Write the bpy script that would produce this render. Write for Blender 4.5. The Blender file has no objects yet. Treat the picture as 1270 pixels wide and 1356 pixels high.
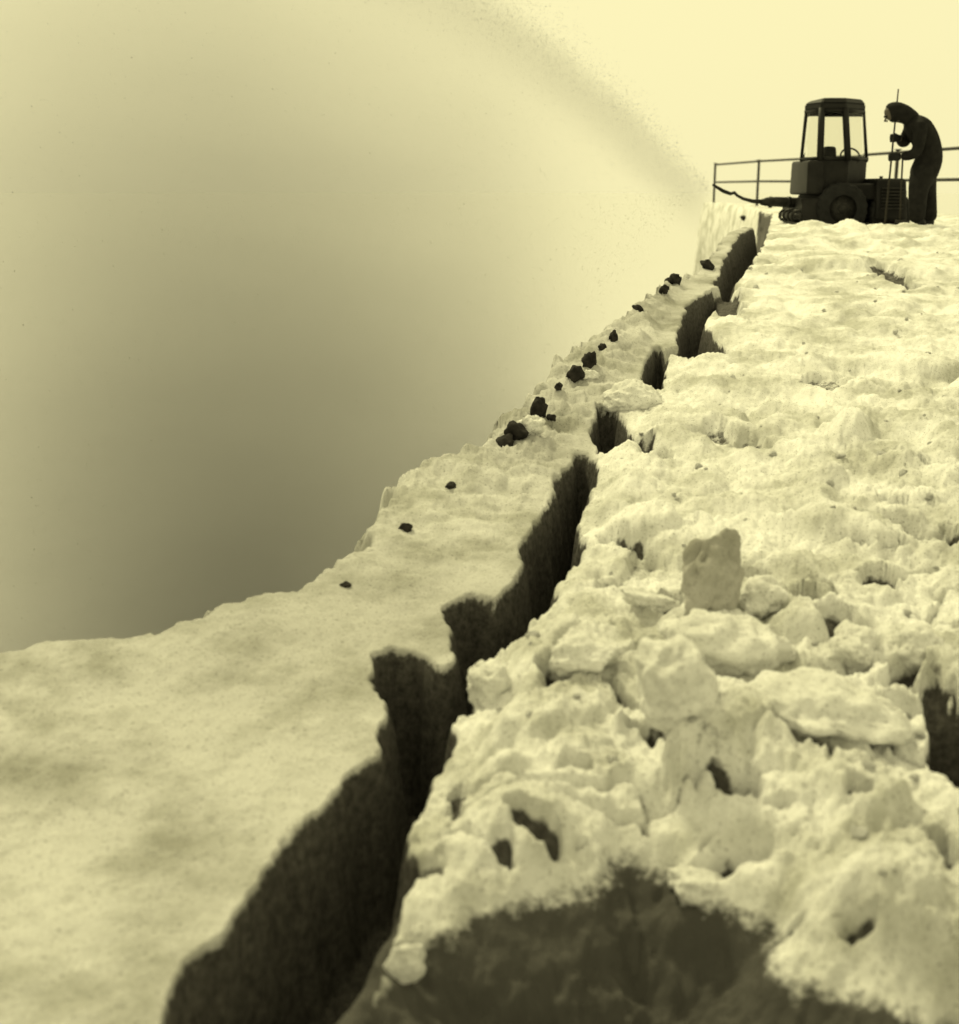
import bpy, bmesh, math, random
import numpy as np
from mathutils import Vector, Matrix, noise as mn
random.seed(7); rng = np.random.default_rng(11)
R = math.radians
scene = bpy.context.scene
C = scene.collection

# ------------------------------------------------------------------ camera geometry (photo is 1270 x 1356)
F = 1700.0; PITCH = math.atan((678-247)/F)
cp, sp = math.cos(PITCH), math.sin(PITCH)
def ray(px, py):
    a = (px-635)/F; b = (678-py)/F
    return Vector((a, cp + b*sp, -sp + b*cp))
def W(px, py, Y):
    d = ray(px, py); return d*(Y/d.y)
S0, S1, ZC = -1.942, 0.103, -0.50
def zbase(Y):
    a = S0 + S1*Y; k = 0.06
    # smooth minimum of the rising heap and the flat crest
    h = np.clip(0.5 + 0.5*(ZC-a)/k, 0, 1)
    return ZC*(1-h) + a*h - k*h*(1-h)
def ground(px, py):
    d = ray(px, py)
    t = S0/(d.z - S1*d.y)
    if t < 0 or d.y*t > 14: t = ZC/d.z if d.z < -1e-3 else 60/d.y
    return (d.x*t, d.y*t)
def GP(px, py, dz=0.0):
    x, y = ground(px, py); return Vector((x, y, float(zbase(np.array(y)))+dz))

# ------------------------------------------------------------------ helpers
def tag(o, label=None, cat=None, group=None, kind=None):
    if label: o['label'] = label
    if cat: o['category'] = cat
    if group: o['group'] = group
    if kind: o['kind'] = kind
    return o
def empty(name, loc, rz=0):
    o = bpy.data.objects.new(name, None); C.objects.link(o)
    o.location = loc; o.rotation_euler = (0, 0, rz); o.empty_display_size = .2
    return o
def link(name, me, m, parent=None, smooth=True):
    o = bpy.data.objects.new(name, me); C.objects.link(o)
    me.materials.append(m)
    if smooth: me.polygons.foreach_set('use_smooth', [True]*len(me.polygons))
    if parent: o.parent = parent
    return o
def from_bm(name, bm, m, parent=None, smooth=False):
    bmesh.ops.recalc_face_normals(bm, faces=bm.faces)
    me = bpy.data.meshes.new(name); bm.to_mesh(me); bm.free()
    return link(name, me, m, parent, smooth)
def box(bm, x0, x1, y0, y1, z0, z1, bev=0.0, top=None):
    """box; top=(dx0,dx1,dy0,dy1) moves the upper corners inward"""
    t = top or (0, 0, 0, 0)
    P = [(x0,y0,z0),(x1,y0,z0),(x1,y1,z0),(x0,y1,z0),
         (x0+t[0],y0+t[2],z1),(x1-t[1],y0+t[2],z1),(x1-t[1],y1-t[3],z1),(x0+t[0],y1-t[3],z1)]
    b2 = bmesh.new(); v = [b2.verts.new(p) for p in P]
    for f in ((0,3,2,1),(4,5,6,7),(0,1,5,4),(1,2,6,5),(2,3,7,6),(3,0,4,7)): b2.faces.new([v[i] for i in f])
    if bev: bmesh.ops.bevel(b2, geom=b2.edges[:], offset=bev, segments=3, profile=.6, affect='EDGES')
    me = bpy.data.meshes.new('t'); b2.to_mesh(me); b2.free(); bm.from_mesh(me); bpy.data.meshes.remove(me)
def tube(bm, pts, r, n=10, cap=True, flat=1.0):
    pts = [Vector(p) for p in pts]; rs = r if isinstance(r, (list, tuple)) else [r]*len(pts)
    rings = []
    for i, p in enumerate(pts):
        d = (pts[min(i+1, len(pts)-1)] - pts[max(i-1, 0)]).normalized()
        u = d.cross(Vector((0, 1, 0)))
        if u.length < .2: u = d.cross(Vector((1, 0, 0)))
        u.normalize(); v = d.cross(u)
        rings.append([bm.verts.new(p + (u*math.cos(2*math.pi*k/n)*flat + v*math.sin(2*math.pi*k/n))*rs[i]) for k in range(n)])
    for a, b in zip(rings, rings[1:]):
        for k in range(n): bm.faces.new([a[k], a[(k+1) % n], b[(k+1) % n], b[k]])
    if cap: bm.faces.new(rings[0]); bm.faces.new(rings[-1])

# ------------------------------------------------------------------ materials
def mat(name, col, rough=.6, metal=0.0, var=.25, vscale=9.0, bump=0.0, bscale=60.0):
    m = bpy.data.materials.new(name); m.use_nodes = True
    nt = m.node_tree; b = nt.nodes['Principled BSDF']
    b.inputs['Specular IOR Level'].default_value = .15
    b.inputs['Roughness'].default_value = rough; b.inputs['Metallic'].default_value = metal
    tc = nt.nodes.new('ShaderNodeTexCoord')
    n = nt.nodes.new('ShaderNodeTexNoise'); n.inputs['Scale'].default_value = vscale; n.inputs['Detail'].default_value = 6
    nt.links.new(tc.outputs['Object'], n.inputs['Vector'])
    r = nt.nodes.new('ShaderNodeValToRGB'); nt.links.new(n.outputs['Fac'], r.inputs['Fac'])
    r.color_ramp.elements[0].position = .3; r.color_ramp.elements[1].position = .7
    r.color_ramp.elements[0].color = (*[c*(1-var) for c in col], 1); r.color_ramp.elements[1].color = (*[min(1, c*(1+var)) for c in col], 1)
    nt.links.new(r.outputs['Color'], b.inputs['Base Color'])
    if bump:
        n2 = nt.nodes.new('ShaderNodeTexNoise'); n2.inputs['Scale'].default_value = bscale; n2.inputs['Detail'].default_value = 8
        nt.links.new(tc.outputs['Object'], n2.inputs['Vector'])
        bp = nt.nodes.new('ShaderNodeBump'); bp.inputs['Strength'].default_value = 1; bp.inputs['Distance'].default_value = bump
        nt.links.new(n2.outputs['Fac'], bp.inputs['Height']); nt.links.new(bp.outputs['Normal'], b.inputs['Normal'])
    return m

def snow_mat(name, col=(.87, .87, .85), soil=False, dirt=.25, fine=1.0):
    m = bpy.data.materials.new(name); m.use_nodes = True
    nt = m.node_tree; b = nt.nodes['Principled BSDF']; N = nt.nodes.new; L = nt.links.new
    b.inputs['Roughness'].default_value = .75; b.inputs['Specular IOR Level'].default_value = .15
    tc = N('ShaderNodeTexCoord')
    def nz(scale, detail=4, rough=.6):
        n = N('ShaderNodeTexNoise'); n.inputs['Scale'].default_value = scale; n.inputs['Detail'].default_value = detail
        n.inputs['Roughness'].default_value = rough; L(tc.outputs['Object'], n.inputs['Vector']); return n
    # dirt flecks and grey stains of their own
    fl = N('ShaderNodeValToRGB'); L(nz(95, 3, .7).outputs['Fac'], fl.inputs['Fac'])
    fl.color_ramp.elements[0].position = .26; fl.color_ramp.elements[0].color = (.30, .29, .27, 1)
    fl.color_ramp.elements[1].position = .44; fl.color_ramp.elements[1].color = (*col, 1)
    st = N('ShaderNodeValToRGB'); L(nz(2.3, 7, .65).outputs['Fac'], st.inputs['Fac'])
    st.color_ramp.elements[0].position = .38; st.color_ramp.elements[0].color = (1-dirt, 1-dirt, 1-dirt*1.1, 1)
    st.color_ramp.elements[1].position = .58; st.color_ramp.elements[1].color = (1, 1, 1, 1)
    mx = N('ShaderNodeMix'); mx.data_type = 'RGBA'; mx.blend_type = 'MULTIPLY'; mx.inputs[0].default_value = 1
    L(fl.outputs['Color'], mx.inputs[6]); L(st.outputs['Color'], mx.inputs[7])
    out = mx.outputs[2]
    if soil:  # soil mask also carries shade painted into cuts, holes and creases
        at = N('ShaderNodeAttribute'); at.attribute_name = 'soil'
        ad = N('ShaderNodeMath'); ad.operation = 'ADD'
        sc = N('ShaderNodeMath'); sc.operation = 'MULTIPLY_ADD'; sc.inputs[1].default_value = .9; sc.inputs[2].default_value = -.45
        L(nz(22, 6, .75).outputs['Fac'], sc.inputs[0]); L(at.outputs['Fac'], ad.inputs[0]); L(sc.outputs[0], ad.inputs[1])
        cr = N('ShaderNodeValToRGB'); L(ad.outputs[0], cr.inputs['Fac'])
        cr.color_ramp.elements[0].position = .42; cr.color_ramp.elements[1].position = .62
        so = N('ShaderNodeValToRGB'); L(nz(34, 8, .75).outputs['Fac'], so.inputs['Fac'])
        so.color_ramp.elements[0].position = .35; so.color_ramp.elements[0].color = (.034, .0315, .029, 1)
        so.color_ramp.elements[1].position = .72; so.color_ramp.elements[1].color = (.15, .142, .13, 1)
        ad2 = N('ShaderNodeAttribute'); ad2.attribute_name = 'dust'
        dm = N('ShaderNodeMix'); dm.data_type = 'RGBA'; dm.inputs[7].default_value = (.082, .079, .072, 1)  # flat dark grey standing for shadow in the large pit
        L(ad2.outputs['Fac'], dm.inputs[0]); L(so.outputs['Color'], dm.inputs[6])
        at3 = N('ShaderNodeAttribute'); at3.attribute_name = 'snow_grey'
        om = N('ShaderNodeMix'); om.data_type = 'RGBA'; om.blend_type = 'MULTIPLY'; om.inputs[7].default_value = (.555, .55, .535, 1)  # greyer multiply over the left bank and the drop face
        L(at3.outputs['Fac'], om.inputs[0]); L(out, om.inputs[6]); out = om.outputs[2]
        mm = N('ShaderNodeMix'); mm.data_type = 'RGBA'; L(cr.outputs['Color'], mm.inputs[0])
        L(out, mm.inputs[6]); L(dm.outputs[2], mm.inputs[7]); out = mm.outputs[2]
    L(out, b.inputs['Base Color'])
    b1 = N('ShaderNodeBump'); b1.inputs['Distance'].default_value = .008*fine; L(nz(28, 10, .7).outputs['Fac'], b1.inputs['Height'])
    b2 = N('ShaderNodeBump'); b2.inputs['Distance'].default_value = .006*fine; L(nz(170, 4, .7).outputs['Fac'], b2.inputs['Height'])
    L(b1.outputs['Normal'], b2.inputs['Normal']); L(b2.outputs['Normal'], b.inputs['Normal'])
    return m
M = {}
M['ground'] = snow_mat('churned snow with soil and painted shade', soil=True, dirt=.42)
M['snow'] = snow_mat('clod snow', dirt=.2)
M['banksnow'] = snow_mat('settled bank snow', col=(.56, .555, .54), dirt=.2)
M['greysnow'] = snow_mat('dirty grey snow', col=(.50, .49, .46), dirt=.4)  # darker grey base colour for the upright block
M['field'] = snow_mat('open snow', col=(.575, .575, .565), dirt=.04, fine=.2)
M['soil'] = mat('frozen dark soil', (.022, .020, .018), .9, var=.6, vscale=20, bump=.01, bscale=50)
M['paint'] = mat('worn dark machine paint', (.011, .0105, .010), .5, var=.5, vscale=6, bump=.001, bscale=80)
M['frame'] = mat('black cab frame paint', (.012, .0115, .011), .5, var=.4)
M['steel'] = mat('dull dark steel', (.03, .029, .027), .55, .4, var=.4, vscale=14)
M['rubber'] = mat('black tyre rubber', (.016, .016, .016), .85, var=.3, bump=.004, bscale=40)
M['vinyl'] = mat('black seat vinyl', (.015, .015, .015), .6)
M['lamp'] = mat('headlamp glass', (.25, .25, .24), .15)
M['galv'] = mat('weathered railing steel', (.045, .043, .04), .6, .3, var=.4)
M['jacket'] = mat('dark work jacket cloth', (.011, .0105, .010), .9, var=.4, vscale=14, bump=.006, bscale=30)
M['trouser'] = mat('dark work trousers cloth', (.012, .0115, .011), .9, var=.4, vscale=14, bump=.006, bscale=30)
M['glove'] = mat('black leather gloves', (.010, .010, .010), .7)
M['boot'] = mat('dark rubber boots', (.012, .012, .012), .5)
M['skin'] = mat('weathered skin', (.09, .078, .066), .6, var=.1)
M['wood'] = mat('grey wooden handle', (.03, .027, .022), .8, var=.4, vscale=30)
g = bpy.data.materials.new('cab window glass'); g.use_nodes = True
b = g.node_tree.nodes['Principled BSDF']; b.inputs['Transmission Weight'].default_value = 1; b.inputs['Roughness'].default_value = .02
b.inputs['IOR'].default_value = 1.12; b.inputs['Base Color'].default_value = (.93, .93, .9, 1)
M['glass'] = g

# ------------------------------------------------------------------ numpy noise
_perm = rng.integers(0, 256, (256, 256)); _val = rng.random(256)*2-1
def vnoise(x, y):
    xi = np.floor(x).astype(np.int64); yi = np.floor(y).astype(np.int64); fx = x-xi; fy = y-yi
    fx = fx*fx*fx*(fx*(fx*6-15)+10); fy = fy*fy*fy*(fy*(fy*6-15)+10)
    h = lambda i, j: _val[_perm[i & 255, j & 255]]
    a = h(xi, yi)*(1-fx)+h(xi+1, yi)*fx; c = h(xi, yi+1)*(1-fx)+h(xi+1, yi+1)*fx
    return a*(1-fy)+c*fy
def fbm(x, y, o=5, g=.5):
    s = 0; a = 1; t = 0
    for k in range(o): s = s+a*vnoise(x*2**k+17.3*k, y*2**k-9.1*k); t += a; a *= g
    return s/t
def sdf(X, Y, poly):
    """signed distance to polygon, negative inside"""
    P = np.array(poly); d = np.full(X.shape, 1e9); ins = np.zeros(X.shape, bool)
    for i in range(len(P)):
        a = P[i-1]; b_ = P[i]; e = b_-a
        t = np.clip(((X-a[0])*e[0]+(Y-a[1])*e[1])/max(1e-9, e@e), 0, 1)
        d = np.minimum(d, np.hypot(X-a[0]-t*e[0], Y-a[1]-t*e[1]))
        if a[1] != b_[1]:
            c = ((a[1] > Y) != (b_[1] > Y)) & (X < (b_[0]-a[0])*(Y-a[1])/(b_[1]-a[1])+a[0]); ins ^= c
    return np.where(ins, -d, d)
def sstep(t): t = np.clip(t, 0, 1); return t*t*(3-2*t)

# ------------------------------------------------------------------ terrain grid
rows = []
for py in np.arange(1720, 312, -2.0):
    y_ = ground(635, py)[1]
    if rows and y_-rows[-1] > .028: break
    rows.append(y_)
y = rows[-1]
while y < 15: y += .028; rows.append(y)
while y < 60: y += .012*y**.9*.8; rows.append(y)
YY = np.array(rows); UU = np.concatenate([np.arange(-1500, -160, 12.), np.arange(-160, 1430, 2.0), np.arange(1430, 2800, 12.)])
nR, nC = len(YY), len(UU)
Yg = np.repeat(YY[:, None], nC, 1)
Xg = (UU[None, :]-635)/F*(np.hypot(Yg, zbase(Yg)))
ZB = zbase(Yg)
wob = fbm(Xg*7, Yg*7, 4)*.035 + fbm(Xg*24+5, Yg*24, 3)*.008

def poly(pts): return [ground(*p) for p in pts]
bank = [(-1700, 1010), (-900, 930), (-300, 897), (0, 886), (120, 872), (240, 842), (340, 815), (450, 776), (500, 735), (535, 660), (575, 632), (650, 597), (700, 545), (750, 494), (810, 447),
        (880, 383), (930, 338), (985, 297)]
void = poly(bank) + [(3.4, 16.2), (4.2, 20), (5.4, 25.5), (6.5, 33), (6.78, 39), (6.8, 90), (-80, 90), (-80, 2)]
sdV = sdf(Xg, Yg, void)
# rubble side = right of the trench line
tl = poly([(150, 1500), (300, 1300), (430, 1130), (540, 980), (590, 900), (660, 820), (740, 700), (775, 600), (870, 480), (940, 400), (1000, 300)])
rub = tl + [(3.45, 17), (3.6, 60), (60, 60), (60, .3), (-1.2, .3)]
sdR = sdf(Xg, Yg, rub)
rubm = sstep(-sdR/.12)            # 1 on the rubble side

Z = ZB.copy()
# ---- smooth bank on the left
Z += (1-rubm)*(fbm(Xg*1.1, Yg*1.1, 4)*.05 + fbm(Xg*6+3, Yg*6, 4)*.012 + fbm(Xg*25, Yg*25, 4, .6)*.006)
Z += (1-rubm)*.04*sstep((.5-sdV)/.5)
Z += (1-rubm)*sstep((Yg-4.3)/2)*(fbm(Xg*9, Yg*9, 5, .65)*.06+np.abs(fbm(Xg*4+2, Yg*4, 3))*.06)
# ---- rubble : broad swells, then thousands of lumps
far = sstep((Yg-6.5)/4)
amp = 1-.25*far
big = fbm(Xg*1.3+8, Yg*1.3, 5)
Z += rubm*(big*.11*amp + np.abs(fbm(Xg*3.2, Yg*3.2, 4))*.10*amp + .05*fbm(Xg*9, Yg*9, 4)*(1-.5*far))
def yrange(c, r):
    return np.searchsorted(YY, c-r), np.searchsorted(YY, c+r)
def lump(cx, cy, rx, ry, h, ang=0, sink=.35, seed=0.0, pw=.5, dz=0.0):
    r = max(rx, ry)*1.25
    i0, i1 = yrange(cy, r)
    if i1-i0 < 2: return
    ylo = max(.5, cy-r)
    us = [635+F*(cx+s*r)/q for s in (-1, 1) for q in (math.hypot(ylo, 1.5), math.hypot(cy+r, .5))]
    j0, j1 = np.searchsorted(UU, min(us)), np.searchsorted(UU, max(us))
    if j1-j0 < 2: return
    x = Xg[i0:i1, j0:j1]-cx; yv = Yg[i0:i1, j0:j1]-cy
    ca, sa = math.cos(ang), math.sin(ang)
    a = (x*ca+yv*sa)/rx; b_ = (-x*sa+yv*ca)/ry
    q = 2.6
    n = vnoise(a*1.6+seed, b_*1.6-seed)*.34 + vnoise(a*4+seed, b_*4)*.2 + vnoise(a*9+seed, b_*9)*.08
    d = (np.abs(a)**q+np.abs(b_)**q)**(1/q)*(1+n)
    hh = h*np.maximum(0, 1-d**2.2)**pw*(1+.25*a*math.cos(seed*7)+.25*b_*math.sin(seed*5))
    base = float(zbase(np.array(cy)))-h*sink+dz
    sub = Z[i0:i1, j0:j1]
    cand = base + hh + n*.06*h
    Z[i0:i1, j0:j1] = np.where((d < 1) & (rubm[i0:i1, j0:j1] > .6), np.maximum(sub, cand), sub)
trl = np.array(tl)
def right_of_trench(x, y): return np.interp(y, trl[:, 1], trl[:, 0])
cnt = 0
for k in range(9000):
    cy = math.exp(random.uniform(math.log(1.4), math.log(19)))
    cx = random.uniform(right_of_trench(0, cy)+.07, cy*.45+2.2)
    if random.random() < .5 and cy > 9: continue
    s = random.choice((.035, .05, .05, .07, .09, .12, .17))*random.uniform(.7, 1.3)
    if cy < 4.3 and s < .05: s *= .8
    if cy > 7: s *= .85
    if cy > 12: s *= .7
    if s < .045 and cy > 3.6: continue
    lump(cx, cy, s*random.uniform(.8, 1.5), s*random.uniform(.7, 1.1), s*random.uniform(.4, .95)*(.5 if cy > 6.5 else 1), random.uniform(0, 3.14), random.uniform(.1, .6), random.uniform(0, 50), random.choice((.45, .6, .8)) if cy < 5.5 else random.choice((.8, 1.0, 1.3)), dz=random.uniform(-.03, .06))
# the large lumps one can tell apart (pixel centre, half sizes in px)
def plump(px, py, hx, hy, h, ang=0, seed=1.0, pw=.45, sink=.2, dz=0):
    x, yv = ground(px, py); s = math.hypot(yv, 1.2)/F
    ratio = math.hypot(yv, 1)/abs(float(zbase(np.array(yv))))*.75
    lump(x, yv, hx*s, hy*s*ratio*.8, h, ang, sink, seed, pw, dz)
for a in [(955, 860, 95, 55, .16), (1100, 905, 150, 28, .13), (650, 905, 50, 28, .10), (770, 860, 60, 30, .10), (620, 990, 40, 28, .08), (730, 960, 90, 32, .09), (1010, 1015, 60, 30, .07),
          (880, 1060, 130, 55, .12), (700, 1050, 70, 50, .10), (1120, 1110, 120, 60, .13), (1170, 1010, 60, 30, .08), (620, 1130, 55, 50, .09), (1160, 860, 70, 28, .10), (1020, 800, 45, 20, .09),
          (840, 530, 40, 22, .13), (900, 560, 60, 20, .10), (830, 640, 70, 26, .10), (1010, 620, 120, 22, .08), (1170, 600, 90, 22, .07), (790, 700, 40, 18, .07), (880, 690, 60, 20, .07), (1130, 790, 60, 20, .08),
          (1225, 790, 45, 25, .08), (930, 1170, 55, 22, .09), (1090, 1230, 90, 40, .09), (1210, 1200, 60, 40, .09), (540, 1270, 30, 30, .07), (610, 1190, 55, 25, .07), (1010, 510, 90, 16, .07), (1150, 480, 120, 18, .08),
          (1030, 440, 70, 12, .08), (1120, 400, 100, 12, .07), (1210, 350, 60, 10, .06), (1080, 340, 60, 9, .06), (1078, 306, 20, 3, .16), (1124, 307, 16, 3, .17), (1160, 307, 14, 3, .11), (1204, 306, 18, 3, .12), (1238, 306, 14, 3, .10)]:
    plump(*a, seed=a[0]*.37)

sdT = sdf(Xg, Yg, poly([(150, 1500), (228, 1360), (350, 1170), (512, 990), (500, 868), (608, 872), (600, 800), (700, 725), (765, 603), (870, 465), (1006, 280), (1018, 300), (905, 466), (786, 612), (776, 665), (690, 842), (652, 868), (622, 945), (594, 966), (568, 1060), (535, 1150), (540, 1250), (1000, 1300), (1270, 1360), (1400, 1560), (420, 1560)]))
kk = .30+.70*sstep(sdT/.22); kk = 1-(1-kk)*rubm
Z = ZB+(Z-ZB)*kk
Z = ZB+(Z-ZB)*(1-.75*(1-sstep(sdT/.16)))
for _k in range(4):
    Zs = Z.copy(); Zs[1:-1] = (Z[:-2]+2*Z[1:-1]+Z[2:])/4; Zt = Zs.copy(); Zt[:, 1:-1] = (Zs[:, :-2]+2*Zs[:, 1:-1]+Zs[:, 2:])/4
    Z = Z+(Zt-Z)*rubm
fine = fbm(Xg*34, Yg*34, 4, .7)*.012 + fbm(Xg*12+4, Yg*12, 4, .6)*.020 + np.abs(fbm(Xg*17+9, Yg*17, 3, .6))*.022
Z += rubm*fine*(1-.3*far)
# ---- the cuts: openings with shade and dark soil painted into their colour
soil = np.zeros_like(Z)  # dark colour mask: bared soil plus painted shade
dust = np.zeros_like(Z)  # pit mask: soft shadow put in as flat dark grey
def cut(pts, depth, w=.05, k=1.0, shade_pit=False):
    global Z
    sd = sdf(Xg, Yg, poly(pts)) + wob*k - (.14 if shade_pit else .03)
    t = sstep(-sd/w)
    if shade_pit: Z = np.where(sd < .1, ZB+(Z-ZB)*sstep((sd+.12)/.22), Z)
    floor = ZB - depth + (.16 if shade_pit else .07)*fbm(Xg*6, Yg*6, 4) + .03*fbm(Xg*26, Yg*26, 4) - .1
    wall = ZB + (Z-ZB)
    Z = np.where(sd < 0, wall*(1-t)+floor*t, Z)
    soil[...] = np.maximum(soil, sstep((-sd+.006)/(.22 if shade_pit else .03)))
    if shade_pit: dust[...] = np.maximum(dust, sstep((-sd)/.02))
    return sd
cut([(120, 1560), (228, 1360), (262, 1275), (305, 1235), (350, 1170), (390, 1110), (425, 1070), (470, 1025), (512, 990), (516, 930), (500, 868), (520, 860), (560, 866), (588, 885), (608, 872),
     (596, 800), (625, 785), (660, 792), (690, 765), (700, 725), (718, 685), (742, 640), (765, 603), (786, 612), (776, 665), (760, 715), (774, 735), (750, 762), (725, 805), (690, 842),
     (652, 868), (640, 900), (622, 945), (594, 966), (584, 1010), (568, 1060), (535, 1100), (542, 1150), (530, 1200), (500, 1240), (480, 1290), (462, 1360), (420, 1560)], .42, .09, 1.2)  # trench: dark of its shaded wall goes into the colour mask
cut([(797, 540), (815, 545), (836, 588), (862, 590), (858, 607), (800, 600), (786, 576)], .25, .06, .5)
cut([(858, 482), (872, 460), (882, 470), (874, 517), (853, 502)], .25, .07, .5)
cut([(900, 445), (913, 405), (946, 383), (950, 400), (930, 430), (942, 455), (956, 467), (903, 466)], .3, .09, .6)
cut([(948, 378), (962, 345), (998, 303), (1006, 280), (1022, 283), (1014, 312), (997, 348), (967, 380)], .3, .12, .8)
cut([(400, 1600), (470, 1356), (505, 1310), (548, 1290), (550, 1240), (640, 1205), (720, 1185), (790, 1172), (835, 1132), (880, 1140), (900, 1165), (960, 1190), (1000, 1210), (1015, 1260), (1060, 1295), (1150, 1322), (1300, 1350), (1500, 1400), (1500, 1600)], .24, .45, 1.3, True)  # large pit: its soft shadow painted as dark ground
cut([(1228, 968), (1275, 962), (1500, 1000), (1450, 1140), (1275, 1098), (1245, 1052), (1236, 1012)], .35, .06, .6)
def surfhit(px, py):
    a_ = ray(px, py); zr = YY*(a_.z/a_.y); xr = YY*(a_.x/a_.y)
    for i in range(nR):
        j = min(nC-1, int(np.searchsorted(Xg[i], xr[i])))
        if Z[i, j] >= zr[i] and YY[i] > 1.6: return float(xr[i]), float(YY[i]), float(Z[i, j])
    x_, y_ = ground(px, py); return x_, y_, float(zbase(np.array(y_)))
# ---- creases and holes between clods, their shade painted in dark
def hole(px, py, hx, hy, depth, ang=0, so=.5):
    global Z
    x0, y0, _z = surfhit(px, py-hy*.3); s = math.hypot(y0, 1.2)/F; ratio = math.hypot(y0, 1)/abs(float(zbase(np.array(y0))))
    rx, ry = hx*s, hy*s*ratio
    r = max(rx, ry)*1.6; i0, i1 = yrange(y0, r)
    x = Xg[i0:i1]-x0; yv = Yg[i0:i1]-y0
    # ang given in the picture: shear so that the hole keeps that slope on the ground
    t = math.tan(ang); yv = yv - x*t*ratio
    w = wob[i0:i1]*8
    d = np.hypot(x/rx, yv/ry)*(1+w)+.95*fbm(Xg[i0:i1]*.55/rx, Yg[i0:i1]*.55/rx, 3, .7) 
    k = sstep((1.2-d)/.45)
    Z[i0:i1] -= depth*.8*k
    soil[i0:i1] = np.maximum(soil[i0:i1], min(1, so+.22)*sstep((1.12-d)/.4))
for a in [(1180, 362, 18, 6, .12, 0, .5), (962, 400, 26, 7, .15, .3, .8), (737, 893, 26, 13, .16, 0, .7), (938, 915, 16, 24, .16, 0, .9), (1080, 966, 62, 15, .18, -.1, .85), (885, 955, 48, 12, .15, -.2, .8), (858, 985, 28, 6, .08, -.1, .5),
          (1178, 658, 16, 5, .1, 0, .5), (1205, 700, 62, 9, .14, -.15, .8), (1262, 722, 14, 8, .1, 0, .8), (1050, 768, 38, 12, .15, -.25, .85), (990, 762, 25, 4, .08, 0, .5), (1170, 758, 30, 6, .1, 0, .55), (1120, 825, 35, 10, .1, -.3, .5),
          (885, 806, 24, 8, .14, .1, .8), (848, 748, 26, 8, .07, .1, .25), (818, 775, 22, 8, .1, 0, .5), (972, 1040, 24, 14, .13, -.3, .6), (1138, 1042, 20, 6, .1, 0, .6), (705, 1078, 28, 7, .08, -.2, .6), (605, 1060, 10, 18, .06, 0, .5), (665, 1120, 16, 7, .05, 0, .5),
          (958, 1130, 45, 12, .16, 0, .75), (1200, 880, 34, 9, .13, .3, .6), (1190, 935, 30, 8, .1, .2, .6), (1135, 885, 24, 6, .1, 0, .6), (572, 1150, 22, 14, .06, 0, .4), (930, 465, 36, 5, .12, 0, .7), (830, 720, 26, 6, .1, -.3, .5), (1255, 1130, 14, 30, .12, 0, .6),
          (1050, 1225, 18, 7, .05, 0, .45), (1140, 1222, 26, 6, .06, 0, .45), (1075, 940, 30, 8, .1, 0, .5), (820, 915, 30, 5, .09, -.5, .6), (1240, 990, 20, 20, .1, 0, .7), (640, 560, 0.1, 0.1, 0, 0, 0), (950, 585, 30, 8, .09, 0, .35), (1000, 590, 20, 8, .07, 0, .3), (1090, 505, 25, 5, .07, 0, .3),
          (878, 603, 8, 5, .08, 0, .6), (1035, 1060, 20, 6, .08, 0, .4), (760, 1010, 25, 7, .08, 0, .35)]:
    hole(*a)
# thin broken dark streaks painting crease shade between the lumps
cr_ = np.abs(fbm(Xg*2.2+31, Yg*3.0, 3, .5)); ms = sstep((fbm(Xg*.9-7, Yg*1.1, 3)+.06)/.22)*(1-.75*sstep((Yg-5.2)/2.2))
crease_shade = sstep((.05-cr_)/.05)*ms*rubm*sstep((sdT-.03)/.1)*(soil < .15)
Z -= crease_shade*.05
soil = np.maximum(soil, crease_shade*.52)
# ---- edge of the embankment falls away on the left; also beyond the railing on the right
railx = lambda yv: 9.10-.056*yv
fall = sstep((-sdV+wob*2.6*(1-.85*sstep((Yg-12)/4))+.14*sstep((Yg-9)/3)-.02)/(.45+.5*sstep((8-Yg)/4)))
Z -= fall*(5.4+.9*np.clip(-sdV, 0, 1))
Z = np.maximum(Z, -6.3)
dr = Xg-(railx(Yg)+.5)
Z -= sstep(dr/2.0)*3 + np.clip(dr-1, 0, 5)*.5
Z = np.maximum(Z, -6.4)
Z -= sstep((Yg-40.5)/3)*6
soil *= (fall < .3)

co = np.stack([Xg, Yg, Z], -1).reshape(-1, 3).astype(np.float32)
idx = np.arange(nR*nC).reshape(nR, nC)
q = np.stack([idx[:-1, :-1], idx[:-1, 1:], idx[1:, 1:], idx[1:, :-1]], -1).reshape(-1, 4)
zq = Z.ravel()[q].max(1); q = q[zq > -6.15]
me = bpy.data.meshes.new('ground')
me.vertices.add(len(co)); me.vertices.foreach_set('co', co.ravel())
me.loops.add(q.size); me.loops.foreach_set('vertex_index', q.ravel().astype(np.int32))
me.polygons.add(len(q)); me.polygons.foreach_set('loop_start', np.arange(0, q.size, 4, dtype=np.int32))
me.update(calc_edges=True)
for nm_, ar in (('dust', dust), ('snow_grey', (1-rubm)*(1-sstep(fall*3))*np.clip(.8+.5*fbm(Xg*.9, Yg*.9, 3), 0, 1)+sstep(fall*2)*.75)):
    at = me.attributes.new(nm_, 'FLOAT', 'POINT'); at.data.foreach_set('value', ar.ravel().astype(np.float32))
at = me.attributes.new('soil', 'FLOAT', 'POINT'); at.data.foreach_set('value', soil.ravel().astype(np.float32))
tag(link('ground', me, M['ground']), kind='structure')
def surf(px, py):
    """point of the built ground seen near this pixel"""
    best = None
    x, yv = ground(px, py)
    i = min(nR-1, np.searchsorted(YY, yv)); j = min(nC-1, np.searchsorted(UU, px))
    return Vector((Xg[i, j], Yg[i, j], Z[i, j]))
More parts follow.
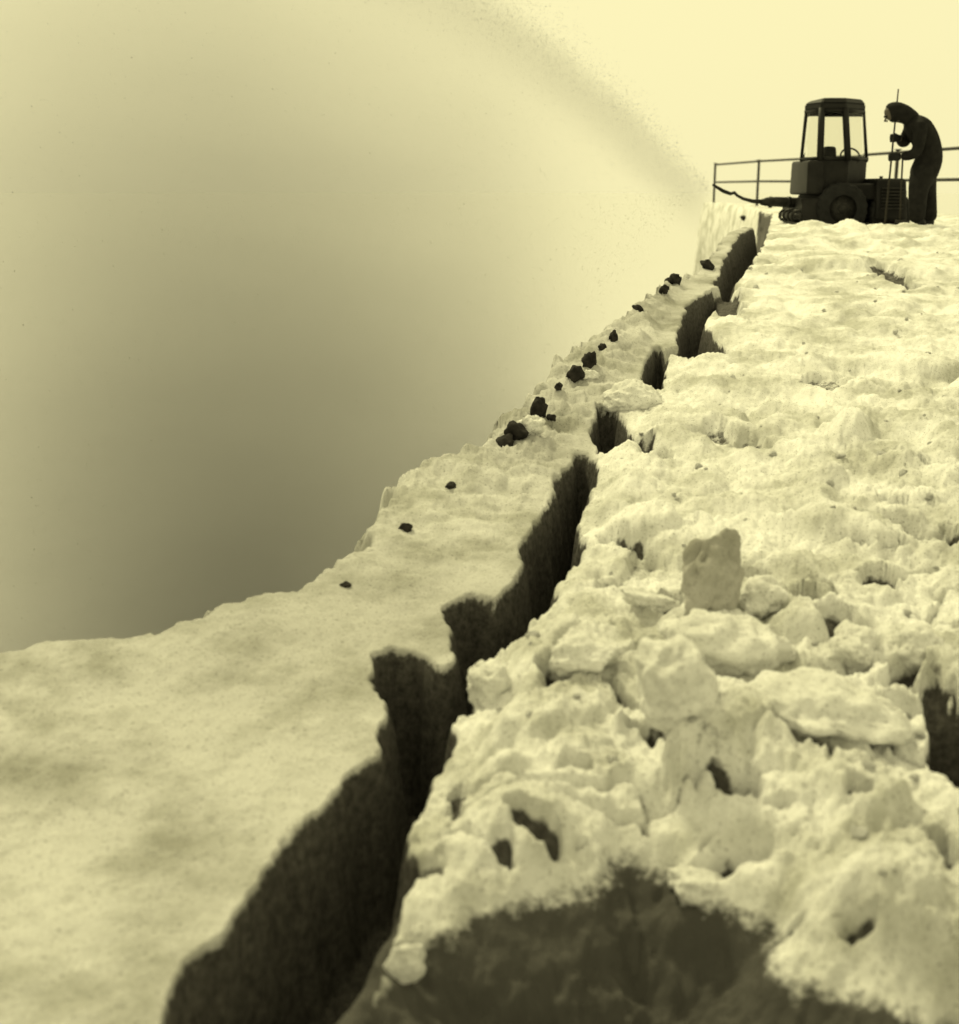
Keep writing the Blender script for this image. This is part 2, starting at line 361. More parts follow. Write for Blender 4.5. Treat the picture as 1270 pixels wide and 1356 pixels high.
def zat(x, yv):
    i = min(nR-1, int(np.searchsorted(YY, yv)))
    j = min(nC-1, int(np.searchsorted(Xg[i], x)))
    return float(Z[i, j])

# low snowfield that reaches the horizon
bm = bmesh.new(); n = 96; prev = None
rs = [0, 8, 20, 40, 70, 120, 220, 420, 800, 1400]
cen = bm.verts.new((0, 0, -6.35)); 
for r_ in rs[1:]:
    ring = [bm.verts.new((r_*math.cos(2*math.pi*k/n), r_*math.sin(2*math.pi*k/n), -6.35+(.0 if r_ < 60 else .25*math.sin(k*1.7+r_)))) for k in range(n)]
    for k in range(n):
        if prev is None: bm.faces.new([cen, ring[k], ring[(k+1) % n]])
        else: bm.faces.new([prev[k], ring[k], ring[(k+1) % n], prev[(k+1) % n]])
    prev = ring
tag(from_bm('snowfield', bm, M['field'], smooth=True), kind='structure')

# ------------------------------------------------------------------ clods that can be told apart
def clod_mesh(seed, sx, sy, sz, sub=5, rough=.24, facet=.3, flat=False):
    bm = bmesh.new(); bmesh.ops.create_icosphere(bm, subdivisions=sub, radius=1)
    r2 = random.Random(seed); planes = [(Vector((r2.gauss(0, 1), r2.gauss(0, 1), r2.gauss(0, 1))).normalized(), r2.uniform(.55, .85)) for _ in range(9)]
    off = Vector((seed*3.1, seed*1.7, 5)); sm = (sx*sy*sz)**(1/3)
    for v in bm.verts:
        p = v.co.copy()
        for nrm, dd in planes:
            k = p.dot(nrm)-dd
            if k > 0: p -= nrm*k*facet*1.6
        p *= 1+rough*mn.noise(p*1.5+off)+rough*.35*mn.noise(p*3.1-off)
        w_ = Vector((p.x*sx, p.y*sy, p.z*sz)); q_ = w_/sm; n_ = Vector((p.x/sx, p.y/sy, p.z/sz)).normalized()
        v.co = w_+n_*sm*(.11*mn.noise(q_*3.5+off)+.06*mn.noise(q_*8+off)+.032*mn.noise(q_*17+off)+.018*mn.noise(q_*36+off))
    me = bpy.data.meshes.new('clod'); bmesh.ops.recalc_face_normals(bm, faces=bm.faces); bm.to_mesh(me); bm.free()
    return me
def clod(name, px, py, w, h, label, cat, m='snow', seed=1, depth=.8, rot=(0, 0, 0), sink=.25, group=None, Y=None, rough=.28, dz=0.):
    x, yv, _z = surfhit(px, py+h*.42)
    s = math.hypot(yv, 1.0)/F
    o = link(name, clod_mesh(seed, w*s/2*1.25, w*s/2*depth*1.2, h*s/2*1.3, rough=rough), M[m])
    xx, yy, zz = surfhit(px, py+h*.42)
    c = W(px, py, yy+w*s*.28*depth)
    o.location = c; o.rotation_euler = rot
    return tag(o, label, cat, group)
clod('snow_block', 944, 764, 66, 92, 'grey upright block of snow standing in the rubble above the largest pale clod', 'snow block', 'greysnow', 3, .6, (R(-12), R(22), R(15)), rough=.5)
clod('snow_clod', 893, 905, 100, 118, 'pale upright snow clod with dark hollows on both sides, below the grey standing block', 'snow clod', 'snow', 5, .8, (0, R(-8), .3))
clod('snow_clod', 965, 856, 140, 80, 'largest rounded pale snow clod, directly under the grey standing block', 'snow clod', 'snow', 8, .7, (0, R(10), .1))
clod('snow_slab', 1092, 938, 196, 60, 'long low slab of snow with a black hollow under its front edge', 'snow slab', 'snow', 12, .7, (0, R(6), -.1))
clod('snow_clod', 1012, 790, 66, 42, 'small rounded snow clod just right of the grey standing block', 'snow clod', 'snow', 15, .8, (0, 0, .8))
clod('snow_slab', 858, 795, 74, 20, 'thin tilted plate of snow lying left of the grey standing block', 'snow slab', 'snow', 18, .6, (0, R(16), .2))
clod('snow_clod', 1128, 858, 70, 50, 'knobbly snow clod above the right end of the long low slab', 'snow clod', 'snow', 21, .8, (0, 0, 1.3))
clod('snow_clod', 648, 905, 62, 62, 'pale snow clod on the right lip of the trench opposite the black notch', 'snow clod', 'snow', 26, .8, (0, 0, 2))
clod('snow_clod', 770, 868, 84, 46, 'low broad snow clod between the trench and the largest pale clod', 'snow clod', 'snow', 28, .8, (0, R(-6), 0))
clod('snow_clod', 1215, 858, 70, 46, 'pale snow clod at the right edge of the picture above the dark opening', 'snow clod', 'snow', 32, .8, (0, R(-14), .5))
clod('snow_clod', 925, 1172, 84, 36, 'lone snow clod sticking out over the top of the large dark pit', 'snow clod', 'snow', 35, .7, (0, R(12), 0))
clod('snow_clod', 536, 1278, 44, 54, 'small blurred snow clod on the ridge between trench and large dark pit', 'snow clod', 'snow', 36, .8, (0, R(20), 0))
clod('snow_clod', 838, 528, 66, 36, 'round pale snow clod beside the trench, above the first dark hole', 'snow clod', 'snow', 38, .8, (0, 0, 0), rough=.15)
clod('snow_clod', 702, 566, 34, 26, 'pale snow clod between two black soil lumps on the bank edge', 'snow clod', 'snow', 41, .8)
clod('snow_clod', 780, 498, 22, 15, 'smaller pale snow clod on the bank edge between black soil crumbs', 'snow clod', 'snow', 42, .8)
# black soil lumps along the bank
for k, (px, py, w, h, lab) in enumerate([
    (538, 702, 13, 12, 'single black soil lump on the smooth snow bank, lower of two on the pale part'),
    (597, 646, 13, 8, 'small flat black soil lump on the snow bank above the single round one'),
    (458, 778, 13, 7, 'small black soil crumb at the misty rim of the bank, lowest of all'),
    (713, 543, 18, 28, 'upright black soil lump, upper end of the largest dark cluster on the bank'),
    (684, 575, 26, 22, 'broad black soil lump, lower end of the largest dark cluster on the bank edge'),
    (667, 588, 26, 8, 'narrow black soil streak below the broad lump on the bank edge'),
    (740, 514, 9, 9, 'tiny black soil crumb between the two dark clusters on the bank edge'),
    (763, 497, 20, 17, 'black soil lump, lower end of the second dark cluster on the bank'),
    (781, 480, 20, 20, 'black soil lump, upper end of the second dark cluster on the bank'),
    (798, 460, 10, 8, 'tiny black soil crumb just above the second dark cluster'),
    (812, 447, 10, 12, 'small upright black crumb where the bank edge turns pale'),
    (845, 410, 12, 7, 'small flat black crumb lying on the pale bank below the flung pieces'),
    (880, 384, 11, 10, 'lower of two black crumbs side by side on the upper bank'),
    (892, 373, 15, 12, 'upper of two black crumbs side by side on the upper bank'),
    (938, 353, 18, 10, 'long tilted black soil piece high on the bank near the machine'),
    (985, 292, 7, 5, 'tiny black crumb just below the discharge chute'),
    (729, 556, 10, 8, 'black soil chip right of the upright lump on the bank edge')]):
    x, yv, z_ = surfhit(px, py+h*.3); s = math.hypot(yv, 1)/F
    o = link('soil_lump', clod_mesh(60+k, w*s/2*1.3, w*s/2*1.1, h*s/2*1.35, sub=3, rough=.5), M['soil'])
    c = Vector((x, yv+.01, z_+h*s*.25))
    o.location = c; o.rotation_euler = (0, R(-38) if w > h*1.4 and py < 600 else 0, k*.2)
    tag(o, lab, 'soil lump', 'black soil lumps scattered along the snow bank')
# loose crumbs of snow scattered over the rubble: individual pieces, few shapes
protos = [clod_mesh(100+i, 1, random.uniform(.7, 1), random.uniform(.55, .85), sub=3, rough=.35) for i in range(8)]
for p in protos: p.materials.append(M['snow']); p.polygons.foreach_set('use_smooth', [True]*len(p.polygons))
for k in range(170):
    cy = math.exp(random.uniform(math.log(2.2), math.log(13)))
    cx = random.uniform(right_of_trench(0, cy)+.06, cy*.4+.2)
    i = min(nR-1, int(np.searchsorted(YY, cy))); j = min(nC-1, int(np.searchsorted(Xg[i], cx)))
    if soil[i, j] > .05 or sdT[i, j] < .08 or rubm[i, j] < .95: continue
    o = bpy.data.objects.new('snow_crumb', protos[k % 8]); C.objects.link(o)
    s = random.choice((.008, .010, .013, .018, .024))*random.uniform(.8, 1.3)*(.8+cy*.04)
    o.scale = (s, s, s); o.rotation_euler = (random.uniform(-.5, .5), random.uniform(-.5, .5), random.uniform(0, 6.28))
    o.location = (cx, cy, float(Z[i, j])+s*.05)
    tag(o, 'loose pale snow crumb lying in the churned snow right of the trench', 'snow crumb', 'loose snow crumbs over the churned snow')

# ------------------------------------------------------------------ railing
YA, YB = 39.0, 19.0
rl = empty('railing', (railx(YA), YA, ZC)); tag(rl, 'thin two-bar metal railing with slim posts behind the machine and the bent person', 'railing')
def rp(yv, z): return Vector((railx(yv)-railx(YA), yv-YA, z))
for zt, nm in ((1.12, 'top_rail'), (.62, 'middle_rail')):
    bm = bmesh.new(); tube(bm, [rp(YA, zt), rp(YA-5, zt+.01), rp(YA-10, zt-.015), rp(YB-8, zt)], .028); from_bm(nm, bm, M['galv'], rl, True)
for yv in (39, 34.2, 29.4, 24.6, 19.8, 15.0):
    bm = bmesh.new(); tube(bm, [rp(yv, -.3), rp(yv, 1.15)], .034); box(bm, *[q for q in (rp(yv, 0).x-.05, rp(yv, 0).x+.05, rp(yv, 0).y-.05, rp(yv, 0).y+.05, 1.15, 1.17)])
    from_bm('post', bm, M['galv'], rl, True)

# ------------------------------------------------------------------ snow clearing machine
YM = 17.0; org = W(1105, 300, YM); sM = (W(1205, 300, YM)-org).x/100
mach = empty('snow_blower_tractor', org)
tag(mach, 'small black tractor with windowed cab and low bonnet, throwing snow through a chute', 'tractor')
def X(px): return W(px, 250, YM).x-org.x
def Zp(py): return (W(1105, py, YM)-org).z
# plan of the cab: near corners, side corners, rear corners (px at bottom / top)
cols = [('n', 1086, 1089, -.42), ('n', 1123, 1120, -.42), ('s', 1148, 1143.5, -.08), ('s', 1147, 1142, .62), ('s', 1063, 1069, .62), ('s', 1061, 1068, -.08)]
zb, zt = Zp(212), Zp(147)
def XD(px, dy, py): return W(px, py, YM+dy).x-org.x
bot = [Vector((XD(c[1], c[3], 212), c[3], zb)) for c in cols]; top = [Vector((XD(c[2], c[3], 147), c[3]*.92, zt)) for c in cols]
def prism(bm, a, b_):
    va = [bm.verts.new(p) for p in a]; vb = [bm.verts.new(p) for p in b_]; n = len(a)
    bm.faces.new(va[::-1]); bm.faces.new(vb)
    for k in range(n): bm.faces.new([va[k], va[(k+1) % n], vb[(k+1) % n], vb[k]])
cab = empty('cab', (0, 0, 0)); cab.parent = mach
def child(n, bm, m, p=mach, smooth=False): return from_bm(n, bm, M[m], p, smooth)
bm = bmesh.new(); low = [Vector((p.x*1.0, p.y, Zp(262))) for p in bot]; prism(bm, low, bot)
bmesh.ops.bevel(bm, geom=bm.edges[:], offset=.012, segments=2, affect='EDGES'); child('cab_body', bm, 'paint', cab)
for k, c in enumerate(cols):
    bm = bmesh.new(); r_ = .042 if c[0] == 'n' else .02
    tube(bm, [bot[k]-Vector((0, 0, .02)), top[k]+Vector((0, 0, .02))], [r_*1.05, r_], n=8); child('pillar', bm, 'frame', cab, True)
bm = bmesh.new()
cx = sum((p.x for p in top))/6
a = [Vector((cx+(p.x-cx)*1.06, p.y*1.08, zt+.005)) for p in top]; b_ = [Vector((p.x, p.y, Zp(139))) for p in a]; c_ = [Vector((cx+(p.x-cx)*.86, p.y*.88, Zp(132))) for p in a]
c_[4].z = c_[5].z = Zp(134.5)
prism(bm, a, b_); prism(bm, [p+Vector((0, 0, .001)) for p in b_], c_)
bmesh.ops.bevel(bm, geom=bm.edges[:], offset=.012, segments=2, affect='EDGES'); child('roof', bm, 'paint', cab)
for k in range(6):
    p0, p1, p2, p3 = bot[k], bot[(k+1) % 6], top[(k+1) % 6], top[k]
    nrm = (p1-p0).cross(p3-p0).normalized()*.002; ins = lambda A, B, t: A+(B-A)*t
    P = [ins(p0, p1, .06), ins(p1, p0, .06), ins(p2, p3, .06), ins(p3, p2, .06)]
    bm = bmesh.new(); prism(bm, [v-nrm for v in P], [v+nrm for v in P]); child('window_pane', bm, 'glass', cab)
# header and sill bars so the openings are rounded rectangles
bm = bmesh.new()
for k in range(6):
    tube(bm, [top[k]+Vector((0, 0, -.015)), top[(k+1) % 6]+Vector((0, 0, -.015))], .028, n=8)
child('roof_rail', bm, 'frame', cab, True)
bm = bmesh.new()
for k in range(6):
    tube(bm, [bot[k]+Vector((0, 0, .012)), bot[(k+1) % 6]+Vector((0, 0, .012))], .022, n=8)
child('window_surround', bm, 'frame', cab, True)
seat = empty('seat', (0, 0, 0)); seat.parent = mach
bm = bmesh.new(); box(bm, X(1090), X(1113), .18, .28, Zp(225), Zp(193), .045, (.03, .03, .02, 0)); child('backrest', bm, 'vinyl', seat, True)
bm = bmesh.new(); box(bm, X(1088), X(1116), -.15, .25, Zp(228), Zp(218), .03); child('cushion', bm, 'vinyl', seat, True)
bm = bmesh.new(); bmesh.ops.create_circle(bm, segments=20, radius=.12); 
pts = [v.co.copy() for v in bm.verts]; bm.free(); bm = bmesh.new()
tube(bm, [Matrix.Rotation(R(60), 3, 'X') @ p + Vector((X(1117), -.2, Zp(208))) for p in pts+[pts[0]]], .012, n=6, cap=False)
tube(bm, [(X(1117), -.2, Zp(208)), (X(1117), -.3, Zp(228))], .015, n=6); child('steering_wheel', bm, 'frame', mach, True)
# bonnet on the right
bonnet = empty('bonnet', (0, 0, 0)); bonnet.parent = mach
bm = bmesh.new(); box(bm, X(1143), X(1186), -.6, .5, Zp(291), Zp(236.5), .05, (0, .04, .05, .05)); child('bonnet_shell', bm, 'paint', bonnet, True)
bm = bmesh.new()
for k in range(7): box(bm, X(1150), X(1178), -.612, -.56, Zp(276-k*4.3), Zp(276-k*4.3)+.018, .003)
child('grille', bm, 'steel', bonnet)
bm = bmesh.new(); tube(bm, [(X(1172), .2, Zp(240)), (X(1172), .2, Zp(233))], .022, n=10); child('filler_cap', bm, 'steel', bonnet, True)
for yv in (-.35, .3):
    bm = bmesh.new(); tube(bm, [(X(1183), yv, Zp(256)), (X(1188), yv, Zp(256))], .05, n=14); child('headlight', bm, 'lamp', mach, True)
bm = bmesh.new(); box(bm, X(1060), X(1184), -.25, .35, Zp(286), Zp(262)-.003, .02); child('chassis', bm, 'paint')
bm = bmesh.new(); box(bm, X(1080), X(1146), -.5, -.2, Zp(264)-.004, Zp(243), .03, (.05, 0, .04, 0)); child('step_panel', bm, 'paint', mach, True)
# rear wing / tank on the left
bm = bmesh.new(); box(bm, X(1056), X(1080), -.5, .45, Zp(258), Zp(213), .04, (.0, .03, .03, .03)); child('wing', bm, 'paint', mach, True)
# wheels
def wheel(px, y0, y1, r, py=None):
    w = empty('wheel', (X(px), (y0+y1)/2, Zp(300)+r-.08 if py is None else Zp(py))); w.parent = mach
    bm = bmesh.new(); h = (y1-y0)/2; n = 40
    prof = [(r*.55, -h), (r*.8, -h*1.02), (r*.95, -h*.85), (r, -h*.5), (r, h*.5), (r*.95, h*.85), (r*.8, h*1.02), (r*.55, h)]
    rings = [[bm.verts.new(((pr*(1.0+(.045 if (k % 2 and pr > r*.9) else 0)))*math.cos(2*math.pi*k/n), yy, (pr*(1.0+(.045 if (k % 2 and pr > r*.9) else 0)))*math.sin(2*math.pi*k/n))) for k in range(n)] for pr, yy in prof]
    for a, b_ in zip(rings, rings[1:]+rings[:1]):
        for k in range(n): bm.faces.new([a[k], a[(k+1) % n], b_[(k+1) % n], b_[k]])
    child('tyre', bm, 'rubber', w)
    bm = bmesh.new(); tube(bm, [(0, -h*.7, 0), (0, h*.7, 0)], r*.56, n=24); tube(bm, [(0, -h*.95, 0), (0, -h*.7, 0)], r*.2, n=12)
    for k in range(5): tube(bm, [(r*.36*math.cos(k*1.257), -h*.78, r*.36*math.sin(k*1.257)), (r*.36*math.cos(k*1.257), -h*.69, r*.36*math.sin(k*1.257))], .014, n=6)
    child('rim', bm, 'steel', w, True)
wheel(1101, -.62, -.38, .31); wheel(1166, -.56, -.34, .26); wheel(1101, .38, .62, .31); wheel(1166, .34, .55, .26)
# blower head on the left: housing, auger
bl = empty('blower_head', (0, 0, 0)); bl.parent = mach
bm = bmesh.new()
sec = [(1048, 262), (1078, 262), (1080, 282), (1062, 298), (1050, 300), (1051, 280)]
prism(bm, [Vector((X(a), -.55, Zp(b_))) for a, b_ in sec], [Vector((X(a), .5, Zp(b_))) for a, b_ in sec])
bmesh.ops.bevel(bm, geom=bm.edges[:], offset=.015, segments=2, affect='EDGES'); child('housing', bm, 'paint', bl)
bm = bmesh.new(); hel = [(X(1050)-.02+.07*math.cos(t*.7), -.5+t*.025, Zp(285)+.07*math.sin(t*.7)) for t in range(38)]
tube(bm, hel, .018, n=6); tube(bm, [(X(1050)-.02, -.55, Zp(285)), (X(1050)-.02, .5, Zp(285))], .03); child('auger', bm, 'steel', bl, True)
ch = empty('discharge_chute', (0, 0, 0)); ch.parent = mach
bm = bmesh.new(); tube(bm, [(X(1056), -.1, Zp(269)), (X(1046), -.12, Zp(268)), (X(1026), -.15, Zp(267)), (X(1012), -.18, Zp(267)), (X(1004), -.2, Zp(267.5))], [.06, .066, .062, .055, .035], n=14)
child('pipe', bm, 'steel', ch, True)
bm = bmesh.new(); pp = [(1006, 267, .030), (992, 266, .024), (980, 263, .020), (972, 259, .018), (967, 255, .022), (962, 256.5, .022), (952, 253, .024), (944, 248.5, .02), (937, 244.5, .014)]
tube(bm, [(X(a), -.2-.02*i, Zp(b_)) for i, (a, b_, _) in enumerate(pp)], [p[2] for p in pp], n=10); child('spout', bm, 'steel', ch, True)
bm = bmesh.new()
for px in (1042, 1018): tube(bm, [(X(px)-.02, -.14, Zp(267.5)), (X(px)+.02, -.14, Zp(267.5))], .07, n=14)
child('clamp', bm, 'frame', ch, True)

# ------------------------------------------------------------------ person
YP = 15.6; po = W(1222, 300, YP); sP = (W(1322, 300, YP)-po).x/100
per = empty('person', po)
tag(per, 'person in dark hooded work clothes bending forward over a pole held in both gloved hands', 'person')
def pv(px, py, dy=0.0):
    q = W(px, py, YP)-po; return (q.x, dy, q.z)
def skin(name, nodes, edges, m, parent, lev=2, root=0):
    me = bpy.data.meshes.new(name); me.from_pydata([n[0] for n in nodes], edges, []); me.update()
    o = bpy.data.objects.new(name, me); C.objects.link(o)
    md = o.modifiers.new('s', 'SKIN'); md.use_smooth_shade = True
    sv = me.skin_vertices[0].data
    for i, n in enumerate(nodes):
        r_ = n[1]; sv[i].radius = (r_, r_) if not isinstance(r_, tuple) else r_
    sv[root].use_root = True
    s2 = o.modifiers.new('u', 'SUBSURF'); s2.levels = lev; s2.render_levels = lev
    bpy.context.view_layer.update()
    ev = o.evaluated_get(bpy.context.evaluated_depsgraph_get())
    nm = bpy.data.meshes.new_from_object(ev); bpy.data.objects.remove(o); bpy.data.meshes.remove(me)
    nm.materials.clear()
    return link(name, nm, M[m], parent)
class Sk:
    def __init__(s): s.n = []; s.e = []
    def add(s, p, r, par=None):
        s.n.append((p, r)); i = len(s.n)-1
        if par is not None: s.e.append((par, i))
        return i
    def chain(s, par, L):
        for p, r in L: par = s.add(p, r, par)
        return par
def hand(sk, par, hx, hy, hz, k, side):
    """palm and five fingers closed round a near-vertical pole at (hx,hy)"""
    palm = sk.add((hx+.035, hy+side*.035, hz), .024*k, par)
    for f in range(4):
        z = hz+.033-f*.021; L = (.9, 1, .95, .8)[f]
        sk.chain(palm, [((hx+.008, hy+side*.043, z), .0095*k), ((hx-.024*L, hy+side*.03, z), .009*k), ((hx-.030*L, hy-side*.004, z-.002), .0085*k), ((hx-.012, hy-side*.026*L, z-.003), .008*k)])
    sk.chain(palm, [((hx+.03, hy-side*.0, hz+.032), .011*k), ((hx+.008, hy-side*.026, hz+.04), .01*k), ((hx-.014, hy-side*.028, hz+.038), .0085*k)])
pole_at = lambda py: pv(1189-(py-118)*.1, py, -.02)
h1 = pole_at(183); h2 = pole_at(208)
def body(k=1.0, hk=1.0):
    s = Sk(); pel = s.add(pv(1228, 222), .09*k)
    sp1 = s.add(pv(1229, 203), .11*k, pel); sp2 = s.add(pv(1226, 184), .115*k, sp1); chs = s.add(pv(1217, 167), .12*k, sp2)
    nb = s.add(pv(1205, 157), .07*k, chs); nk = s.add(pv(1199, 154), .055*k, nb)
    hd = s.add(pv(1192, 149), .095, nk); s.chain(hd, [(pv(1184, 149), .10), (pv(1176, 151), .088), (pv(1172, 153), .05)])
    s.add(pv(1182, 161), .04, hd)                     # jaw
    for side, (ex, ey), hh in ((-1, (1206, 203), h2), (1, (1203, 192), h1)):
        sh = s.add(pv(1213, 168, side*.17), .062*k, chs)
        el = s.add(pv(ex, ey, side*.2), .045*k, sh)
        wr = s.add((hh[0]+.085, hh[1]+side*.05, hh[2]), .028*k, el)
        hand(s, wr, hh[0], hh[1], hh[2], hk, side)
    for side, dx in ((-1, 0), (1, 18)):
        hp = s.add(pv(1218+dx*.75, 230, side*.1), .07*k, pel)
        s.chain(hp, [(pv(1214+dx, 262, side*.11), .058*k), (pv(1214+dx*1.1, 290, side*.11), .042*k), (pv(1211+dx*1.1, 297, side*.12), .03), (pv(1205+dx*1.1, 299, side*.125), .022)])
    return s
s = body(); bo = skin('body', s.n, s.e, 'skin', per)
# face: nose, eyes and mouth on the front of the tilted head (inside the hood)
hc = Vector(pv(1182, 151)); fd = Vector((-.8, 0, -.6)); up = Vector((-.6, 0, .8))
bm = bmesh.new()
tube(bm, [hc+fd*.075+up*.02, hc+fd*.115-up*.015, hc+fd*.09-up*.03], [.008, .016, .012], n=8); child('nose', bm, 'skin', per, True)
for sd in (-1, 1):
    bm = bmesh.new(); bmesh.ops.create_uvsphere(bm, u_segments=12, v_segments=8, radius=.013, matrix=Matrix.Translation(hc+fd*.08+up*.025+Vector((0, sd*.032, 0)))); child('eye', bm, 'boot', per, True)
# jacket with hood
s = Sk(); p0_ = s.add(pv(1222, 240), .16); pel = s.add(pv(1223, 228), .18, p0_)
a1 = s.add(pv(1231, 212), .172, pel); a2 = s.add(pv(1230, 196), .163, a1); a3 = s.add(pv(1223, 178), .17, a2); a4 = s.add(pv(1213, 164), .15, a3); a5 = s.add(pv(1203, 156), .105, a4)
for side, (ex, ey), hh in ((-1, (1207, 204), h2), (1, (1203, 190), h1)):
    sh = s.add(pv(1213, 169, side*.17), .09, a4); el = s.add(pv(ex, ey, side*.2), .075, sh); s.add((hh[0]+.09, hh[1]+side*.06, hh[2]), .052, el)
skin('jacket', s.n, s.e, 'jacket', per)
s = Sk(); r0 = s.add(pv(1214, 163), .10); s.chain(r0, [(pv(1205, 156), .105), (pv(1198, 151), .115), (pv(1188, 148), .13), (pv(1180, 149), .125), (pv(1175, 151), .105)])
skin('hood', s.n, s.e, 'jacket', per)
s = Sk(); p0_ = s.add(pv(1228, 210), .14); pel = s.add(pv(1227, 224), .16, p0_)
for side, dx in ((-1, 0), (1, 18)):
    s.chain(pel, [(pv(1213+dx*.95, 238, side*.09), .13), (pv(1211+dx*1.2, 264, side*.11), .112), (pv(1210+dx*1.4, 296, side*.11), .098)])
skin('trousers', s.n, s.e, 'trouser', per)
for side, dx in ((-1, 0), (1, 18)):
    s = Sk(); r0 = s.add(pv(1216+dx*1.1, 288, side*.11), .08); s.chain(r0, [(pv(1214+dx*1.1, 297, side*.11), .075), (pv(1206+dx*1.1, 300, side*.12), .06), (pv(1200+dx*1.1, 301, side*.125), .05)])
    skin('boot', s.n, s.e, 'boot', per)
for side, hh in ((-1, h2), (1, h1)):
    s = Sk(); w_ = s.add((hh[0]+.095, hh[1]+side*.055, hh[2]), .05); w2 = s.add((hh[0]+.06, hh[1]+side*.045, hh[2]), .045, w_)
    hand(s, w2, hh[0], hh[1], hh[2], 1.9, side); skin('glove', s.n, s.e, 'glove', per)
# pole and shovel shaft held by the person
bm = bmesh.new(); P = [pole_at(p) for p in (118, 160, 205, 250, 301)]; q0 = Vector(P[-1])
tube(bm, [Vector(p)-q0 for p in P], [.008, .010, .012, .012, .014], n=8)
o = from_bm('pole', bm, M['wood'], None, True); o.location = po+q0; tag(o, 'thin leaning pole gripped by the person, its tip rising above the hood', 'pole')
shv = empty('shovel', po+Vector(pv(1189, 300, -.1))); tag(shv, 'slim shovel standing upright between the machine bonnet and the legs of the person', 'shovel')
f0 = Vector(pv(1189, 300, -.1))
bm = bmesh.new(); tube(bm, [Vector(pv(1192, 206, -.1))-f0, Vector(pv(1190, 245, -.1))-f0, Vector(pv(1188, 293, -.1))-f0], .011, n=8); from_bm('handle', bm, M['wood'], shv, True)
bm = bmesh.new(); box(bm, -.09, .09, -.012, .012, -.16, .08, .01, (.02, .02, 0, 0)); from_bm('blade', bm, M['steel'], shv, True)

# ------------------------------------------------------------------ the jet of thrown snow (a real volume)
tip = W(938, 246, YM-.35)
e = Vector((-.82, -.57, 0)).normalized(); ang = math.atan2(e.y, e.x)
U1 = 12.0
def arc(u): return .76*u-.045*u*u
def lowz(u): return max(-11.5, -.12-u*3.2)
bm = bmesh.new(); rings = []
for k in range(25):
    u = U1*(k/24)**1.2; sg = (.10+.26*u)
    zt_, zl = arc(u)+.06+.03*u, lowz(u); mid = (zt_+zl)/2; hh = (zt_-zl)/2
    rings.append([bm.verts.new((u, sg*math.cos(2*math.pi*j/20), mid+hh*math.copysign(abs(math.sin(2*math.pi*j/20))**.55, math.sin(2*math.pi*j/20)))) for j in range(20)])
for a, b_ in zip(rings, rings[1:]):
    for j in range(20): bm.faces.new([a[j], a[(j+1) % 20], b_[(j+1) % 20], b_[j]])
bm.faces.new(rings[0]); bm.faces.new(rings[-1])
pm = bpy.data.materials.new('thrown snow dust'); pm.use_nodes = True; nt = pm.node_tree; nt.nodes.clear()
N = nt.nodes.new; L = nt.links.new
out = N('ShaderNodeOutputMaterial'); vol = N('ShaderNodeVolumePrincipled'); L(vol.outputs[0], out.inputs['Volume'])
vol.inputs['Color'].default_value = (.77, .77, .77, 1); vol.inputs['Anisotropy'].default_value = .2
tc = N('ShaderNodeTexCoord'); sx = N('ShaderNodeSeparateXYZ'); L(tc.outputs['Object'], sx.inputs[0])
def mth(op, a, b_=None, c=None):
    n = N('ShaderNodeMath'); n.operation = op
    for i, v in enumerate((a, b_, c)):
        if v is None: continue
        if isinstance(v, (int, float)): n.inputs[i].default_value = v
        else: L(v, n.inputs[i])
    return n.outputs[0]
def ramp(v, a, b_):
    n = N('ShaderNodeMapRange'); n.interpolation_type = 'SMOOTHSTEP'; L(v, n.inputs[0]); n.inputs[1].default_value = a; n.inputs[2].default_value = b_; return n.outputs[0]
u, v, w = sx.outputs
A = mth('SUBTRACT', mth('MULTIPLY', u, .76), mth('MULTIPLY', mth('MULTIPLY', u, u), .045))
nz = N('ShaderNodeTexNoise'); nz.inputs['Scale'].default_value = .8; nz.inputs['Detail'].default_value = 5
mp = N('ShaderNodeMapping'); mp.inputs['Scale'].default_value = (.5, .9, 1.3); mp.inputs['Rotation'].default_value = (0, R(25), 0); L(tc.outputs['Object'], mp.inputs[0]); L(mp.outputs[0], nz.inputs['Vector'])
d = mth('SUBTRACT', A, w); d = mth('ADD', d, mth('MULTIPLY', mth('SUBTRACT', nz.outputs['Fac'], .5), .5))
sg = mth('ADD', mth('MULTIPLY', u, .12), .05)
gv = mth('DIVIDE', v, sg); gv = mth('EXPONENT', mth('MULTIPLY', mth('MULTIPLY', gv, gv), -.7))
top = ramp(d, -.02, .22)
band = mth('MULTIPLY', mth('MULTIPLY', top, mth('SUBTRACT', 1, ramp(d, .25, 1.0))), ramp(u, -.3, .35))
band = mth('DIVIDE', band, mth('ADD', sg, .15))
bodyd = mth('MULTIPLY', mth('POWER', ramp(d, -.2, 8.0), .48), mth('MULTIPLY', ramp(u, .5, 3.8), mth('SUBTRACT', 1, mth('MULTIPLY', ramp(u, 6.0, 10.6), .80))))
dens = mth('MULTIPLY', gv, mth('ADD', mth('MULTIPLY', band, .36), mth('MULTIPLY', bodyd, 1.2)))
dens = mth('MULTIPLY', dens, mth('ADD', .8, mth('MULTIPLY', nz.outputs['Fac'], .4)))
L(dens, vol.inputs['Density'])
pl = from_bm('snow_plume', bm, pm, smooth=True); pl.location = tip; pl.rotation_euler = (0, 0, ang)
tag(pl, 'broad grey arc of snow dust blown up and left from the chute, falling beyond the bank', 'snow plume', kind='stuff')

